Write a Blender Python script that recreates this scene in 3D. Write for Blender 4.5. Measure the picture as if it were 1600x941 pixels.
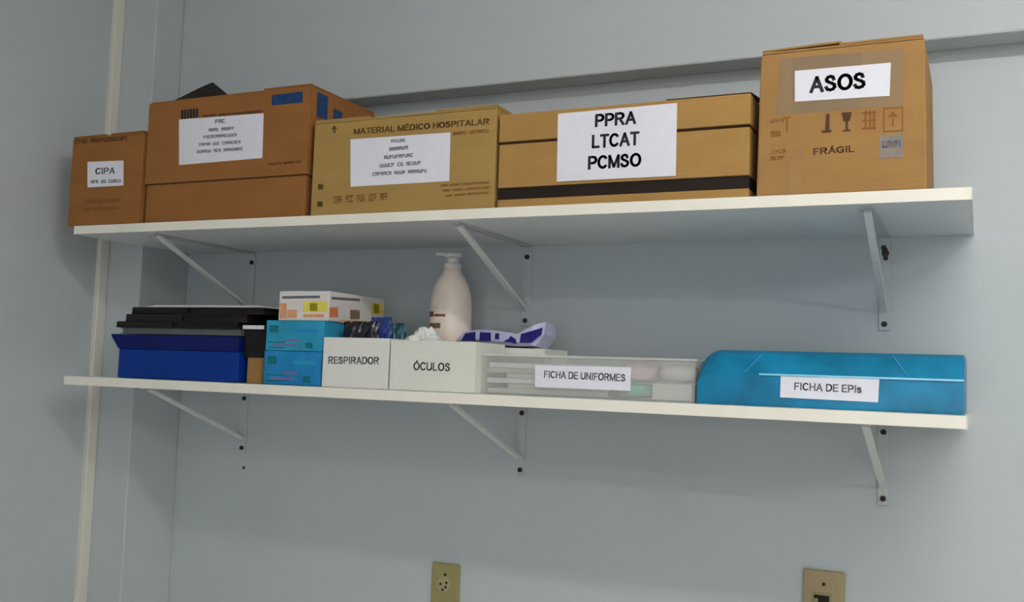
import bpy, bmesh, math, random
from mathutils import Vector, Matrix
random.seed(7)
for o in list(bpy.data.objects): bpy.data.objects.remove(o, do_unlink=True)
scene = bpy.context.scene
C = scene.collection

# ------------------------------------------------------------------ camera
W, H, F = 1600.0, 941.0, 1564.29
CAM = Vector((1.7763, -1.8899, 1.5507))
YAW, PITCH, ROLL = 0.4395, 0.0735, 0.035
fw = Vector((-math.sin(YAW)*math.cos(PITCH), math.cos(YAW)*math.cos(PITCH), math.sin(PITCH)))
r0 = Vector((math.cos(YAW), math.sin(YAW), 0)); u0 = r0.cross(fw)
RT = r0*math.cos(ROLL) + u0*math.sin(ROLL)
UP = -r0*math.sin(ROLL) + u0*math.cos(ROLL)
cd = bpy.data.cameras.new('camera'); cam = bpy.data.objects.new('camera', cd); C.objects.link(cam)
cd.sensor_fit = 'HORIZONTAL'; cd.sensor_width = 36.0; cd.lens = F/W*36.0; cd.clip_start = 0.02
m = Matrix((RT, UP, -fw)).transposed().to_4x4(); m.translation = CAM
cam.matrix_world = m
scene.camera = cam

# ------------------------------------------------------------------ world, lights, exposure
scene.view_settings.view_transform = 'Standard'
scene.view_settings.look = 'None'
scene.view_settings.gamma = 1.0
scene.view_settings.use_curve_mapping = False
scene.view_settings.exposure = 0.0
wd = bpy.data.worlds.new('world'); scene.world = wd; wd.use_nodes = True
wd.node_tree.nodes['Background'].inputs[0].default_value = (0.90, 0.96, 1.0, 1)
wd.node_tree.nodes['Background'].inputs[1].default_value = 2.7

CEIL = 2.72
LAMPS = [  # centre of a ceiling batten, tube length, tube radiance (the tubes themselves are the lights, see the battens at the end)
    ((2.25, -1.45, 2.60), 1.2, 60.0),
    ((3.95, -2.80, 2.60), 1.2, 88.0),
    ((2.50, -3.45, 2.60), 1.2, 26.0),  # added fill lamp, brightens the shade between the shelves
]

# ------------------------------------------------------------------ helpers
def ray(px, py):
    return fw + RT*((px-W/2)/F) - UP*((py-H/2)/F)
def atY(px, py, Y): d = ray(px, py); return CAM + d*((Y-CAM.y)/d.y)
def atX(px, py, X): d = ray(px, py); return CAM + d*((X-CAM.x)/d.x)
def atZ(px, py, Z): d = ray(px, py); return CAM + d*((Z-CAM.z)/d.z)

def lin(c):
    return tuple(((v/255)/12.92 if v/255 <= .04045 else ((v/255+.055)/1.055)**2.4) for v in c) + (1.0,)

def mat(name, col, rough=.6, noise=0.0, nscale=8.0, bump=0.0, bscale=60.0, spec=.3, stretch=None, metal=0.0, alpha=1.0, trans=0.0):
    m = bpy.data.materials.new(name); m.use_nodes = True
    nt = m.node_tree; b = nt.nodes['Principled BSDF']
    col = lin(col)
    b.inputs['Roughness'].default_value = rough; b.inputs['Metallic'].default_value = metal
    b.inputs['Specular IOR Level'].default_value = spec
    b.inputs['Alpha'].default_value = alpha; b.inputs['Transmission Weight'].default_value = trans
    b.inputs['Base Color'].default_value = col
    tc = nt.nodes.new('ShaderNodeTexCoord'); mp = nt.nodes.new('ShaderNodeMapping')
    if stretch: mp.inputs['Scale'].default_value = stretch
    nt.links.new(tc.outputs['Object'], mp.inputs['Vector'])
    if noise > 0:
        n = nt.nodes.new('ShaderNodeTexNoise'); n.inputs['Scale'].default_value = nscale; n.inputs['Detail'].default_value = 5
        nt.links.new(mp.outputs['Vector'], n.inputs['Vector'])
        rp = nt.nodes.new('ShaderNodeValToRGB')
        rp.color_ramp.elements[0].position = .3; rp.color_ramp.elements[1].position = .7
        rp.color_ramp.elements[0].color = tuple(max(0, v*(1-noise)) for v in col[:3])+(1,)
        rp.color_ramp.elements[1].color = tuple(min(1, v*(1+noise)) for v in col[:3])+(1,)
        nt.links.new(n.outputs['Fac'], rp.inputs['Fac']); nt.links.new(rp.outputs['Color'], b.inputs['Base Color'])
    if bump > 0:
        n2 = nt.nodes.new('ShaderNodeTexNoise'); n2.inputs['Scale'].default_value = bscale; n2.inputs['Detail'].default_value = 4
        nt.links.new(mp.outputs['Vector'], n2.inputs['Vector'])
        bp = nt.nodes.new('ShaderNodeBump'); bp.inputs['Strength'].default_value = bump; bp.inputs['Distance'].default_value = .002
        nt.links.new(n2.outputs['Fac'], bp.inputs['Height']); nt.links.new(bp.outputs['Normal'], b.inputs['Normal'])
    return m

M = dict(
    wall=mat('wall_paint', (191, 197, 199), .75, .03, 3, .15, 90),
    ceil=mat('ceiling_paint', (242, 243, 242), .9, .02, 4),
    floor=mat('floor_tile', (206, 202, 194), .4, .06, 5),
    white_trim=mat('white_plastic_duct', (226, 222, 210), .45, .02, 20),
    shelf=mat('white_laminate', (232, 234, 234), .35, .015, 12),
    edge=mat('cream_edge_band', (246, 240, 226), .4, .02, 30),
    steel_leg=mat('repainted_steel', (193, 197, 196), .5, .03, 40),
    steel=mat('white_painted_steel', (230, 230, 226), .4, .03, 40),
    screw=mat('dark_screw', (52, 46, 40), .5, .1, 200, metal=.3),
    stain=mat('wall_stain', (70, 66, 60), .8, .2, 60),
    card_red=mat('brown_cardboard', (148, 97, 48), .8, .07, 9, .25, 120, stretch=(1, 1, 3)),
    card_mid=mat('tan_cardboard', (166, 127, 71), .8, .06, 9, .25, 120, stretch=(1, 1, 3)),
    card_tan=mat('ochre_cardboard', (166, 133, 76), .8, .06, 9, .25, 120, stretch=(1, 1, 3)),
    card_lite=mat('light_cardboard', (156, 117, 68), .8, .06, 9, .25, 120, stretch=(1, 1, 3)),
    card_in_shade=mat('cardboard_inside_shade', (70, 46, 28), .9, .06, 9),
    band_flap_shade=mat('black_band', (34, 24, 18), .8, .1, 30),  # the band's own black; on the raised flap it paints shade
    paper=mat('label_paper', (232, 230, 238), .8, .015, 60),
    paper_edge=mat('paper_sheets', (216, 214, 206), .8, .08, 200, stretch=(1, 1, 20)),
    kraft_paper=mat('greyed_paper', (196, 188, 176), .8, .10, 120, stretch=(1, 1, 20)),
    ink=mat('black_ink', (34, 34, 40), .7, .05, 80),
    ink_soft=mat('grey_ink', (104, 104, 112), .7, .05, 80),
    ink_olive=mat('olive_print', (84, 64, 28), .8, .08, 80),
    ink_red=mat('russet_print', (132, 84, 40), .8, .08, 80),
    ink_brown=mat('dark_brown_print', (84, 54, 34), .8, .08, 80),
    stick_blue=mat('blue_sticker', (24, 58, 104), .5, .25, 90),
    stick_grey=mat('grey_sticker', (132, 122, 112), .6, .08, 60),
    tape=mat('clear_tape', (196, 176, 146), .14, .05, 40, .9, 30, spec=.9, alpha=.24),
    tape_brown=mat('brown_tape', (160, 120, 74), .25, .06, 20, spec=.5),
    blue=mat('blue_polypropylene', (4, 52, 140), .4, .04, 10, spec=.2),
    navy=mat('navy_polypropylene', (6, 24, 92), .4, .06, 10, spec=.2),
    gray_folder=mat('grey_folder', (98, 104, 102), .5, .06, 20),
    black=mat('black_vinyl', (20, 16, 16), .45, .1, 20),
    black2=mat('charcoal_vinyl', (34, 28, 26), .5, .1, 20),
    teal=mat('teal_printed_card', (44, 150, 186), .45, .16, 22),
    teal2=mat('blue_printed_card', (30, 132, 188), .45, .14, 26),
    teal_dk=mat('dark_teal_print', (20, 112, 122), .5, .15, 60),
    pinkprint=mat('mauve_print', (140, 104, 150), .5, .15, 60),
    carton=mat('white_printed_carton', (226, 220, 214), .5, .03, 30),
    peach=mat('peach_print', (226, 160, 120), .5, .12, 60),
    orange=mat('orange_print', (226, 132, 84), .5, .12, 60),
    yellow=mat('yellow_print', (232, 214, 96), .5, .05, 60),
    olive=mat('olive_square', (150, 138, 20), .5, .05, 60),
    slate=mat('slate_print', (104, 104, 116), .5, .1, 60),
    graybrown=mat('brown_photo_print', (140, 112, 92), .5, .2, 60),
    wcarton=mat('white_carton', (232, 229, 222), .6, .015, 20),
    wcarton2=mat('offwhite_carton', (228, 228, 216), .6, .015, 20),
    lotion=mat('cream_bottle_plastic', (248, 230, 216), .3, .02, 20, spec=.5),
    pump=mat('white_pump_plastic', (236, 228, 226), .3, .02, 20, spec=.5),
    brownprint=mat('brown_bottle_print', (138, 100, 74), .5, .1, 60),
    tissue=mat('white_film', (232, 232, 226), .4, .03, 30, .4, 60),
    filmnavy=mat('navy_film', (26, 20, 110), .3, .2, 40, spec=.5),
    filmlav=mat('lavender_film', (196, 198, 226), .3, .08, 40, spec=.5),
    bagblack=mat('black_film', (18, 18, 30), .25, .3, 50, spec=.6),
    bagblue=mat('blue_film', (40, 62, 130), .25, .3, 50, spec=.6),
    bagteal=mat('teal_film', (40, 86, 100), .25, .3, 50, spec=.6),
    clear=mat('clear_plastic', (222, 222, 216), .12, 0, 1, .3, 25, spec=.5, alpha=.27),
    clear_lid=mat('frosted_lid', (236, 234, 228), .25, 0, 1, spec=.5, alpha=.6),
    cloth=mat('white_cloth', (220, 214, 210), .8, .06, 30, .4, 60),
    pink=mat('pale_pink_cloth', (230, 200, 204), .8, .06, 30, .4, 60),
    mint=mat('mint_plastic', (96, 186, 164), .5, .1, 30),
    epi=mat('blue_translucent_plastic', (4, 124, 166), .28, .30, 16, .4, 16, spec=.4, alpha=.86),
    epi_highlight=mat('painted_highlight', (128, 204, 228), .2, .04, 14, spec=.6),
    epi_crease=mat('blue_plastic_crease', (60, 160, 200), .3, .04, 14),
    epi_in=mat('papers_in_blue_box', (120, 170, 190), .8, .1, 30),
    beige=mat('beige_plate', (152, 142, 94), .45, .05, 30),
    beige2=mat('tan_plate', (166, 148, 114), .45, .05, 30),
    hole=mat('socket_hole', (26, 22, 16), .7, .05, 30),
    pane=mat('fill_window_glass', (235, 242, 242), .03, 0, 1, spec=.5, alpha=.06),
    lampbody=mat('white_lamp_enamel', (235, 235, 232), .4, .02, 30),
)
def obj(name, bm, m, parent=None, smooth=False):
    me = bpy.data.meshes.new(name)
    bmesh.ops.recalc_face_normals(bm, faces=bm.faces)
    bm.to_mesh(me); bm.free()
    if smooth:
        for f in me.polygons: f.use_smooth = True
    me.materials.append(m if not isinstance(m, str) else M[m])
    o = bpy.data.objects.new(name, me); C.objects.link(o)
    if parent is not None:
        o.parent = parent
        pw = Vector(parent.location); q = parent.parent
        while q is not None: pw += Vector(q.location); q = q.parent
        o.location = -pw          # meshes are written in world coordinates
    return o
def thing(name, label, cat, loc, group=None):
    o = bpy.data.objects.new(name, None); C.objects.link(o); o.location = loc; o.empty_display_size = .05
    o['label'] = label; o['category'] = cat
    if group: o['group'] = group
    return o
def tag(o, label, cat, group=None):
    o['label'] = label; o['category'] = cat
    if group: o['group'] = group
    return o
def struct(o): o['kind'] = 'structure'; return o

def bx(bm, a, b, bev=0.0, seg=2):
    a, b = Vector(a), Vector(b)
    vs = [bm.verts.new((x, y, z)) for x in (a.x, b.x) for y in (a.y, b.y) for z in (a.z, b.z)]
    fs = [(0, 1, 3, 2), (4, 6, 7, 5), (0, 4, 5, 1), (2, 3, 7, 6), (0, 2, 6, 4), (1, 5, 7, 3)]
    faces = [bm.faces.new([vs[i] for i in f]) for f in fs]
    bmesh.ops.recalc_face_normals(bm, faces=faces)
    if bev > 0:
        es = list({e for f in faces for e in f.edges})
        bmesh.ops.bevel(bm, geom=es, offset=bev, segments=seg, profile=.5, affect='EDGES')
    return bm
def box(a, b, bev=0.0, seg=2): return bx(bmesh.new(), a, b, bev, seg)
def prism(pts, off):
    """closed polygon (world points) thickened by the offset vector"""
    bm = bmesh.new(); off = Vector(off)
    A = [bm.verts.new(Vector(p)) for p in pts]; B = [bm.verts.new(Vector(p)+off) for p in pts]
    bm.faces.new(A); bm.faces.new(B[::-1]); n = len(A)
    for i in range(n): bm.faces.new((A[i], B[i], B[(i+1) % n], A[(i+1) % n]))
    return bm
def bar(bm, p, q, w, t, side=Vector((1, 0, 0))):
    """flat bar from p to q: w along side, t across"""
    p, q, side = Vector(p), Vector(q), Vector(side).normalized()
    d = (q-p).normalized(); n = d.cross(side).normalized()
    v = [bm.verts.new(c + side*sx*w/2 + n*sn*t/2) for c in (p, q) for sx, sn in ((-1, -1), (1, -1), (1, 1), (-1, 1))]
    for f in ((0, 1, 2, 3), (7, 6, 5, 4), (0, 4, 5, 1), (1, 5, 6, 2), (2, 6, 7, 3), (3, 7, 4, 0)): bm.faces.new([v[i] for i in f])
    return bm
def disc(bm, c, r, depth, axis='Y', seg=20):
    R = {'Y': Matrix.Rotation(math.pi/2, 4, 'X'), 'Z': Matrix.Identity(4), 'X': Matrix.Rotation(math.pi/2, 4, 'Y')}[axis]
    bmesh.ops.create_cone(bm, cap_ends=True, segments=seg, radius1=r, radius2=r*.92, depth=depth, matrix=Matrix.Translation(Vector(c)) @ R)
    return bm
def lathe(prof, c, seg=36):
    bm = bmesh.new(); rings = []
    for r, z in prof:
        rings.append([bm.verts.new((c[0]+r*math.cos(2*math.pi*k/seg), c[1]+r*math.sin(2*math.pi*k/seg), c[2]+z)) for k in range(seg)])
    for a, b in zip(rings, rings[1:]):
        for k in range(seg): bm.faces.new((a[k], a[(k+1) % seg], b[(k+1) % seg], b[k]))
    bm.faces.new(rings[0][::-1]); bm.faces.new(rings[-1]); return bm

E_ = .0006
def sheet(pxs, Y, th=.0006):
    """thin flat sheet on the plane y=Y facing the room, from its four photo corners"""
    return prism([atY(x, y, Y) for x, y in pxs], (0, -th, 0))
def _arc(cx, cy, rx, ry, a0, a1, n=10):
    return [(cx+rx*math.cos(math.radians(a0+(a1-a0)*k/n)), cy+ry*math.sin(math.radians(a0+(a1-a0)*k/n))) for k in range(n+1)]
def _S(w=.62, h=1.0):
    t = [(.50, .74), (.44, .90), (.31, .96), (.17, .92), (.09, .80), (.10, .66), (.22, .57), (.40, .48), (.53, .38), (.55, .22), (.46, .09), (.31, .04), (.15, .08), (.06, .24)]
    return [(x*w/.62, y*h) for x, y in t]
_BOWL = lambda y0, y1, w, x0=.08: [(x0, y1), (w*.55, y1)] + _arc(w*.55, (y0+y1)/2, w*.42, (y1-y0)/2, 90, -90) + [(x0, y0)]
GL = {  # stroke letters on a unit cap height: advance width, strokes
 'A': (.74, [[(.05, 0), (.37, .97), (.69, 0)], [(.17, .33), (.57, .33)]]),
 'C': (.72, [_arc(.38, .5, .32, .46, 42, 318, 16)]),
 'D': (.72, [[(.08, .04), (.08, .96), (.32, .96)] + _arc(.32, .5, .34, .46, 90, -90, 14) + [(.08, .04)]]),
 'E': (.62, [[(.58, .04), (.08, .04), (.08, .96), (.57, .96)], [(.08, .52), (.52, .52)]]),
 'F': (.60, [[(.08, 0), (.08, .96), (.56, .96)], [(.08, .50), (.48, .50)]]),
 'G': (.78, [_arc(.40, .5, .34, .46, 42, 325, 16) + [(.70, .46), (.44, .46)]]),
 'H': (.72, [[(.08, 0), (.08, 1)], [(.64, 0), (.64, 1)], [(.08, .52), (.64, .52)]]),
 'I': (.22, [[(.11, 0), (.11, 1)]]),
 'L': (.58, [[(.08, 1), (.08, .04), (.55, .04)]]),
 'M': (.84, [[(.08, 0), (.08, .96), (.42, .06), (.76, .96), (.76, 0)]]),
 'N': (.72, [[(.08, 0), (.08, .96), (.64, .04), (.64, 1)]]),
 'O': (.78, [_arc(.39, .5, .33, .46, 0, 360, 22)]),
 'P': (.66, [[(.08, 0), (.08, .96)], _BOWL(.46, .96, .62)]),
 'R': (.72, [[(.08, 0), (.08, .96)], _BOWL(.50, .96, .64), [(.36, .50), (.64, 0)]]),
 'S': (.64, [_S()]),
 'T': (.64, [[(.03, .96), (.61, .96)], [(.32, .96), (.32, 0)]]),
 'U': (.72, [[(.08, 1), (.08, .34)] + _arc(.36, .34, .28, .30, 180, 360, 12) + [(.64, 1)]]),
 's': (.50, [[(x*.78, y*.72) for x, y in _S()]]),
}
ACC = {'\u00c1': 'A', '\u00c9': 'E', '\u00d3': 'O'}
def lettering(name, s, pl, pr, hpx, Y, m, parent, bold=.17, depth=.0003):
    """block letters whose baseline runs between the photo points pl, pr on the plane y=Y, capital height hpx"""
    st = []; x = 0.0
    for ch in s:
        if ch == ' ': x += .32; continue
        b = ACC.get(ch, ch); w, lines = GL[b]
        for l in lines: st.append([(x+px_, py_) for px_, py_ in l])
        if ch in ACC: st.append([(x+w*.46, 1.10), (x+w*.62, 1.24)])
        x += w+.10
    x -= .10
    A, B = atY(*pl, Y), atY(*pr, Y); d = B-A
    mx, my = (pl[0]+pr[0])/2, (pl[1]+pr[1])/2
    hh = (atY(mx, my, Y)-atY(mx, my-hpx, Y)).length
    upv = Vector((-d.z, 0, d.x)).normalized()
    P = lambda q: A + d*(q[0]/x) + upv*(q[1]*hh)
    bm = bmesh.new(); hw = bold/2; ly = 0
    for l in st:
        ly += 1; lift = depth + (ly % 3)*.00004
        for (a, b) in zip(l, l[1:]):
            dx, dy = b[0]-a[0], b[1]-a[1]; L = math.hypot(dx, dy) or 1; ux, uy = dx/L*hw*.7, dy/L*hw*.7; nx, ny = -dy/L*hw, dx/L*hw
            quad = [(a[0]-ux+nx, a[1]-uy+ny), (a[0]-ux-nx, a[1]-uy-ny), (b[0]+ux-nx, b[1]+uy-ny), (b[0]+ux+nx, b[1]+uy+ny)]
            prism_into(bm, [P(q_) for q_ in quad], (0, -lift, 0))
    return obj(name, bm, m, parent)
def scribble(bm, pl, pr, hpx, Y, th=.0003, words=None):
    """a line of print too small to read: letter-sized strokes grouped in words"""
    L = math.hypot(pr[0]-pl[0], pr[1]-pl[1]); n = max(3, int(L/(hpx*.78)))
    gaps = set(words or [])
    for i in range(n):
        if i in gaps: continue
        t0, t1 = (i+.06)/n, (i+.90)/n
        P = lambda t, k: atY(pl[0]+(pr[0]-pl[0])*t, pl[1]+(pr[1]-pl[1])*t - hpx*k, Y)
        kind = random.choice((0, 1, 2, 2, 3))
        segs = [(t0, t0+.3*(t1-t0), 0, 1)]
        if kind in (0, 2): segs.append((t1-.3*(t1-t0), t1, 0, 1))
        if kind in (0, 3): segs.append((t0, t1, 0, .22))
        if kind in (1, 2, 3): segs.append((t0, t1, .78, 1))
        if kind in (1, 2): segs.append((t0, t1, .40, .6))
        for s in segs:
            a = prism_into(bm, [P(s[0], s[2]), P(s[1], s[2]), P(s[1], s[3]), P(s[0], s[3])], (0, -th, 0))
    return bm
def prism_into(bm, pts, off):
    off = Vector(off)
    A = [bm.verts.new(Vector(p)) for p in pts]; B = [bm.verts.new(Vector(p)+off) for p in pts]
    bm.faces.new(A); bm.faces.new(B[::-1]); n = len(A)
    for i in range(n): bm.faces.new((A[i], B[i], B[(i+1) % n], A[(i+1) % n]))
def pillow(a, b, puff, seed, nu=18, nv=12, rough=.004):
    """crumpled sealed packet, flat seam all round: a, b = corners (x, z span), centred on y"""
    rnd = random.Random(seed); bm = bmesh.new()
    (x0, z0), (x1, z1), yc = a, b, puff[1]; top = []; bot = []
    for s, store in ((1, top), (-1, bot)):
        for j in range(nv+1):
            row = []
            for i in range(nu+1):
                u, v = i/nu, j/nv
                e = (max(0, 4*u*(1-u))**.5)*(max(0, 4*v*(1-v))**.5)
                w = rough*(rnd.random()-.5)*(1 if e > 0 else 0)
                row.append(bm.verts.new((x0+(x1-x0)*u + rnd.uniform(-1, 1)*rough*.5, yc - s*puff[0]*e - w, z0+(z1-z0)*v + rnd.uniform(-1, 1)*rough*.6)))
            store.append(row)
    for store in (top, bot):
        for j in range(nv):
            for i in range(nu): bm.faces.new((store[j][i], store[j][i+1], store[j+1][i+1], store[j+1][i]))
    bmesh.ops.remove_doubles(bm, verts=bm.verts, dist=.0008)
    return bm

# ------------------------------------------------------------------ the room
DEP, T = .35, .0181
ZU, ZL = 1.8384, 1.515            # tops of the two shelves
XR = 1.765
XW, YC = -.117, -.153             # left wall plane, front of the corner column
ROOMX, ROOMY = 5.6, -4.0
BEAM_Y = -.068
BEAM_Z = atY(1460, 62, BEAM_Y).z   # near lower edge of the beam
wb = struct(obj('wall_back', box((XW-.12, 0, 0), (ROOMX+.12, .12, CEIL)), 'wall'))
struct(obj('wall_left', box((XW-.12, ROOMY, 0), (XW, 0, CEIL)), 'wall'))
struct(obj('wall_right', box((ROOMX, ROOMY, 0), (ROOMX+.12, 0, CEIL)), 'wall'))
WX0, WX1, WZ0, WZ1 = .9, 3.3, .95, 2.10      # window added behind the camera, lets in sky light as fill
bm = bmesh.new()
bx(bm, (XW-.12, ROOMY-.12, 0), (WX0, ROOMY, CEIL)); bx(bm, (WX1, ROOMY-.12, 0), (ROOMX+.12, ROOMY, CEIL))
bx(bm, (WX0, ROOMY-.12, 0), (WX1, ROOMY, WZ0)); bx(bm, (WX0, ROOMY-.12, WZ1), (WX1, ROOMY, CEIL))
struct(obj('wall_front', bm, 'wall'))
wn = struct(bpy.data.objects.new('fill_window_1', None)); C.objects.link(wn); wn.location = ((WX0+WX1)/2, ROOMY-.06, WZ0)
fy0, fy1 = ROOMY-.085, ROOMY-.045
for nm, a, b in (('fill_window_frame', (WX0, fy0, WZ0), (WX0+.04, fy1, WZ1)), ('fill_window_frame', (WX1-.04, fy0, WZ0), (WX1, fy1, WZ1)), ('fill_window_frame', (WX0+.04, fy0, WZ0), (WX1-.04, fy1, WZ0+.04)), ('fill_window_frame', (WX0+.04, fy0, WZ1-.04), (WX1-.04, fy1, WZ1)), ('mullion', ((WX0+WX1)/2-.02, fy0, WZ0+.04), ((WX0+WX1)/2+.02, fy1, WZ1-.04))):
    obj(nm, box(a, b, .002), 'lampbody', wn)
for a, b in ((WX0+.04, (WX0+WX1)/2-.02), ((WX0+WX1)/2+.02, WX1-.04)):
    obj('pane', box((a, ROOMY-.068, WZ0+.04), (b, ROOMY-.063, WZ1-.04)), 'pane', wn)
struct(obj('floor', box((XW-.12, ROOMY-.12, -.1), (ROOMX+.12, .12, 0)), 'floor'))
struct(obj('ceiling', box((XW-.12, ROOMY-.12, CEIL), (ROOMX+.12, .12, CEIL+.1)), 'ceil'))
struct(obj('wall_corner', box((XW, YC, 0), (0, 0, CEIL), .003), 'wall'))
struct(obj('wall_beam', box((0, BEAM_Y, BEAM_Z), (ROOMX, 0, CEIL), .004), 'wall'))
# cable duct in the corner between column and left wall: base and snap-on cover
d1 = struct(obj('trim_1', box((XW, YC-.025, 0), (XW+.009, YC-.001, CEIL)), 'white_trim'))
obj('duct_cover', box((XW+.008, YC-.027, 0), (XW+.015, YC-.0005, CEIL), .002), 'white_trim', d1)
hc = atY(381, 731, 0)
obj('wall_plug', disc(bmesh.new(), (hc.x, -.0005, hc.z), .004, .001), 'stain', wb)
for k, (z, wl) in enumerate(((0.0, 1),)):
    struct(obj('baseboard_back', box((0, -.012, 0), (ROOMX, 0, .08), .003), 'white_trim'))

# ------------------------------------------------------------------ shelves
def shelf(z, x0, x1, label):
    t = thing('wall_shelf', label, 'shelf', ((x0+x1)/2, -DEP/2, z-T))
    obj('board', box((x0, -DEP+.0012, z-T), (x1-.0012, -.0005, z)), 'shelf', t)
    obj('edge_band', box((x0, -DEP, z-T), (x1-.0012, -DEP+.0010, z), .0003), 'edge', t)
    obj('end_band', box((x1-.0010, -DEP, z-T), (x1, -.0005, z), .0003), 'edge', t)
    return t
shelf(ZU, .001, XR, 'long white laminate upper shelf carrying the row of cardboard boxes')
shelf(ZL, .001, XR-.006, 'long white laminate lower shelf carrying files, cartons and plastic boxes')

def bracket(x, ztop, zs1, zs2, zfoot, yt, label, stained=False):
    t = thing('shelf_bracket', label, 'bracket', (x, 0, ztop), 'white steel brackets under the shelves')
    w = .019
    bm = bmesh.new(); bx(bm, (x-w/2, -.0035, zfoot), (x+w/2, -.0003, ztop), .001)
    obj('wall_leg', bm, 'steel_leg', t)
    obj('shelf_leg', box((x-w/2, yt-.02, ztop-.0032), (x+w/2, -.004, ztop-.0002), .001), 'steel_leg', t)
    bm = bmesh.new(); bar(bm, (x, yt, ztop-.004), (x, -.004, zs2+.022), .011, .006)
    obj('strut', bm, 'steel', t)
    for zz in (zs1, zs2):
        s = disc(bmesh.new(), (x, -.0050, zz), .0052, .004, 'Y', 14)
        bx(s, (x-.004, -.0076, zz-.0006), (x+.004, -.0068, zz+.0006))
        obj('screw', s, 'screw', t)
    if stained:
        bm = bmesh.new()
        disc(bm, (x+.001, -.0037, zs1-.006), .0068, .0006, 'Y', 14); disc(bm, (x-.002, -.00375, zs1+.004), .005, .0006, 'Y', 14); disc(bm, (x+.0015, -.00378, zs1-.015), .0045, .0006, 'Y', 14)
        obj('rust_patch', bm, 'stain', t)
    return t
BX = (.2002, .921, 1.6205)
und = ('the brown box with the blue sticker', 'the medical supply box', 'the box marked ASOS')
for i, x in enumerate(BX):
    bracket(x, ZU-T, 1.796, 1.6635, 1.652, -.305, 'white steel bracket under the upper shelf, below ' + und[i], i == 2)
und = ('the blue file box', 'the white glasses carton', 'the blue plastic box')
for i, x in enumerate(BX):
    bracket(x, ZL-T, 1.473, 1.357, 1.345, -.305, 'white steel bracket under the lower shelf, below ' + und[i])

# ------------------------------------------------------------------ cardboard boxes on the upper shelf
YF = -.345
def carton_dims(pxs, Y, zbase):
    """pxs = TL, TR, BR, BL of the front face in the photo"""
    TL, TR, BR, BL = [atY(x, y, Y) for x, y in pxs]
    return (TL.x+BL.x)/2, (TR.x+BR.x)/2, (TL.z+TR.z)/2
def flaps(t, x0, x1, y0, y1, z, m, angs, th=.003, inset=.001):
    """four top flaps hinged on the rim; angles above horizontal in degrees (front, right, back, left)"""
    L = min(y1-y0, x1-x0)*.5
    for k, a in enumerate(angs):
        if a is None: continue
        a = math.radians(a); c, s = math.cos(a), math.sin(a); bm = bmesh.new()
        zz = z + (.0035 if k in (1, 3) else .0)*1.0
        if k == 0: P = [(x0+inset, y0+inset, zz), (x1-inset, y0+inset, zz), (x1-inset, y0+inset+L*c, zz+L*s), (x0+inset, y0+inset+L*c, zz+L*s)]
        if k == 2: P = [(x0+inset, y1-inset, zz), (x1-inset, y1-inset, zz), (x1-inset, y1-inset-L*c, zz+L*s), (x0+inset, y1-inset-L*c, zz+L*s)]
        if k == 1: P = [(x1-inset, y0+inset, zz), (x1-inset, y1-inset, zz), (x1-inset-L*c, y1-inset, zz+L*s), (x1-inset-L*c, y0+inset, zz+L*s)]
        if k == 3: P = [(x0+inset, y0+inset, zz), (x0+inset, y1-inset, zz), (x0+inset+L*c, y1-inset, zz+L*s), (x0+inset+L*c, y0+inset, zz+L*s)]
        prism_into(bm, P, (0, 0, th)); obj('flap', bm, m, t)

# 1. CIPA box
x0, x1, z1 = carton_dims(((110, 213), (226, 205), (226, 345), (110, 348)), -.352, ZU)
x1 -= .010
t = thing('cardboard_box', 'small brown cardboard box labelled CIPA, beside the corner column', 'box', ((x0+x1)/2, -.2, ZU), 'cardboard boxes on the upper shelf')
YB = -.352
obj('body', box((x0, YB, ZU+.0005), (x1, -.165, z1-.007), .0015), 'card_red', t)
flaps(t, x0, x1, YB, -.165, z1-.0065, 'card_red', (0, 0, 0, 0))
lb_ = obj('label', sheet(((137, 253), (193, 251), (193, 290), (137, 293)), YB), 'paper', t)
lettering('lettering', 'CIPA', (149, 272), (179, 271), 9, YB-.0006, 'ink_soft', lb_)
bm = bmesh.new(); scribble(bm, (142, 287), (189, 285), 5, YB-.0006, words=[3, 6]); obj('lettering', bm, 'ink_soft', lb_)
bm = bmesh.new(); scribble(bm, (117, 225), (200, 219), 6, YB, words=[4]); obj('print', bm, 'ink_brown', t)
for a, b, h in (((135, 318), (190, 315), 5), ((130, 330), (186, 327), 4)): bm = bmesh.new(); scribble(bm, a, b, h, YB, words=[4]); obj('print', bm, 'ink_red', t)

# 2. large brown box with blue sticker
P2 = ((231, 158), (483, 131), (478, 335), (228, 345))
x0, x1, z1 = carton_dims(P2, YF, ZU); yb = -.12
t = thing('cardboard_box', 'large brown cardboard box with a blue sticker and typed white label', 'box', ((x0+x1)/2, -.2, ZU), 'cardboard boxes on the upper shelf')
zs = (atY(228, 289, YF).z + atY(478, 271, YF).z)/2
obj('body', box((x0+.002, YF+.002, ZU+.0005), (x1-.002, yb-.002, z1-.012), .0015), 'card_red', t)
# telescoping lid over the body
bm = bmesh.new(); th = .003
bx(bm, (x0-.001, YF-.002, zs), (x1+.001, YF+.0015, z1-.007), .0008); bx(bm, (x0-.001, yb-.0015, zs), (x1+.001, yb+.002, z1-.007), .0008)
bx(bm, (x0-.002, YF+.0015, zs), (x0+.0015, yb-.0015, z1-.007), .0008); bx(bm, (x1-.0015, YF+.0015, zs), (x1+.002, yb-.0015, z1-.007), .0008)
obj('lid', bm, 'card_red', t)
obj('lid_gap', box((x0+.0005, YF+.0002, zs-.0022), (x1-.0005, yb-.0002, zs+.0002)), 'card_in_shade', t)  # dark strip painting the shadow under the lid rim
flaps(t, x0, x1, YF, yb, z1-.0065, 'card_red', (0, 0, 0, None))
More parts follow.
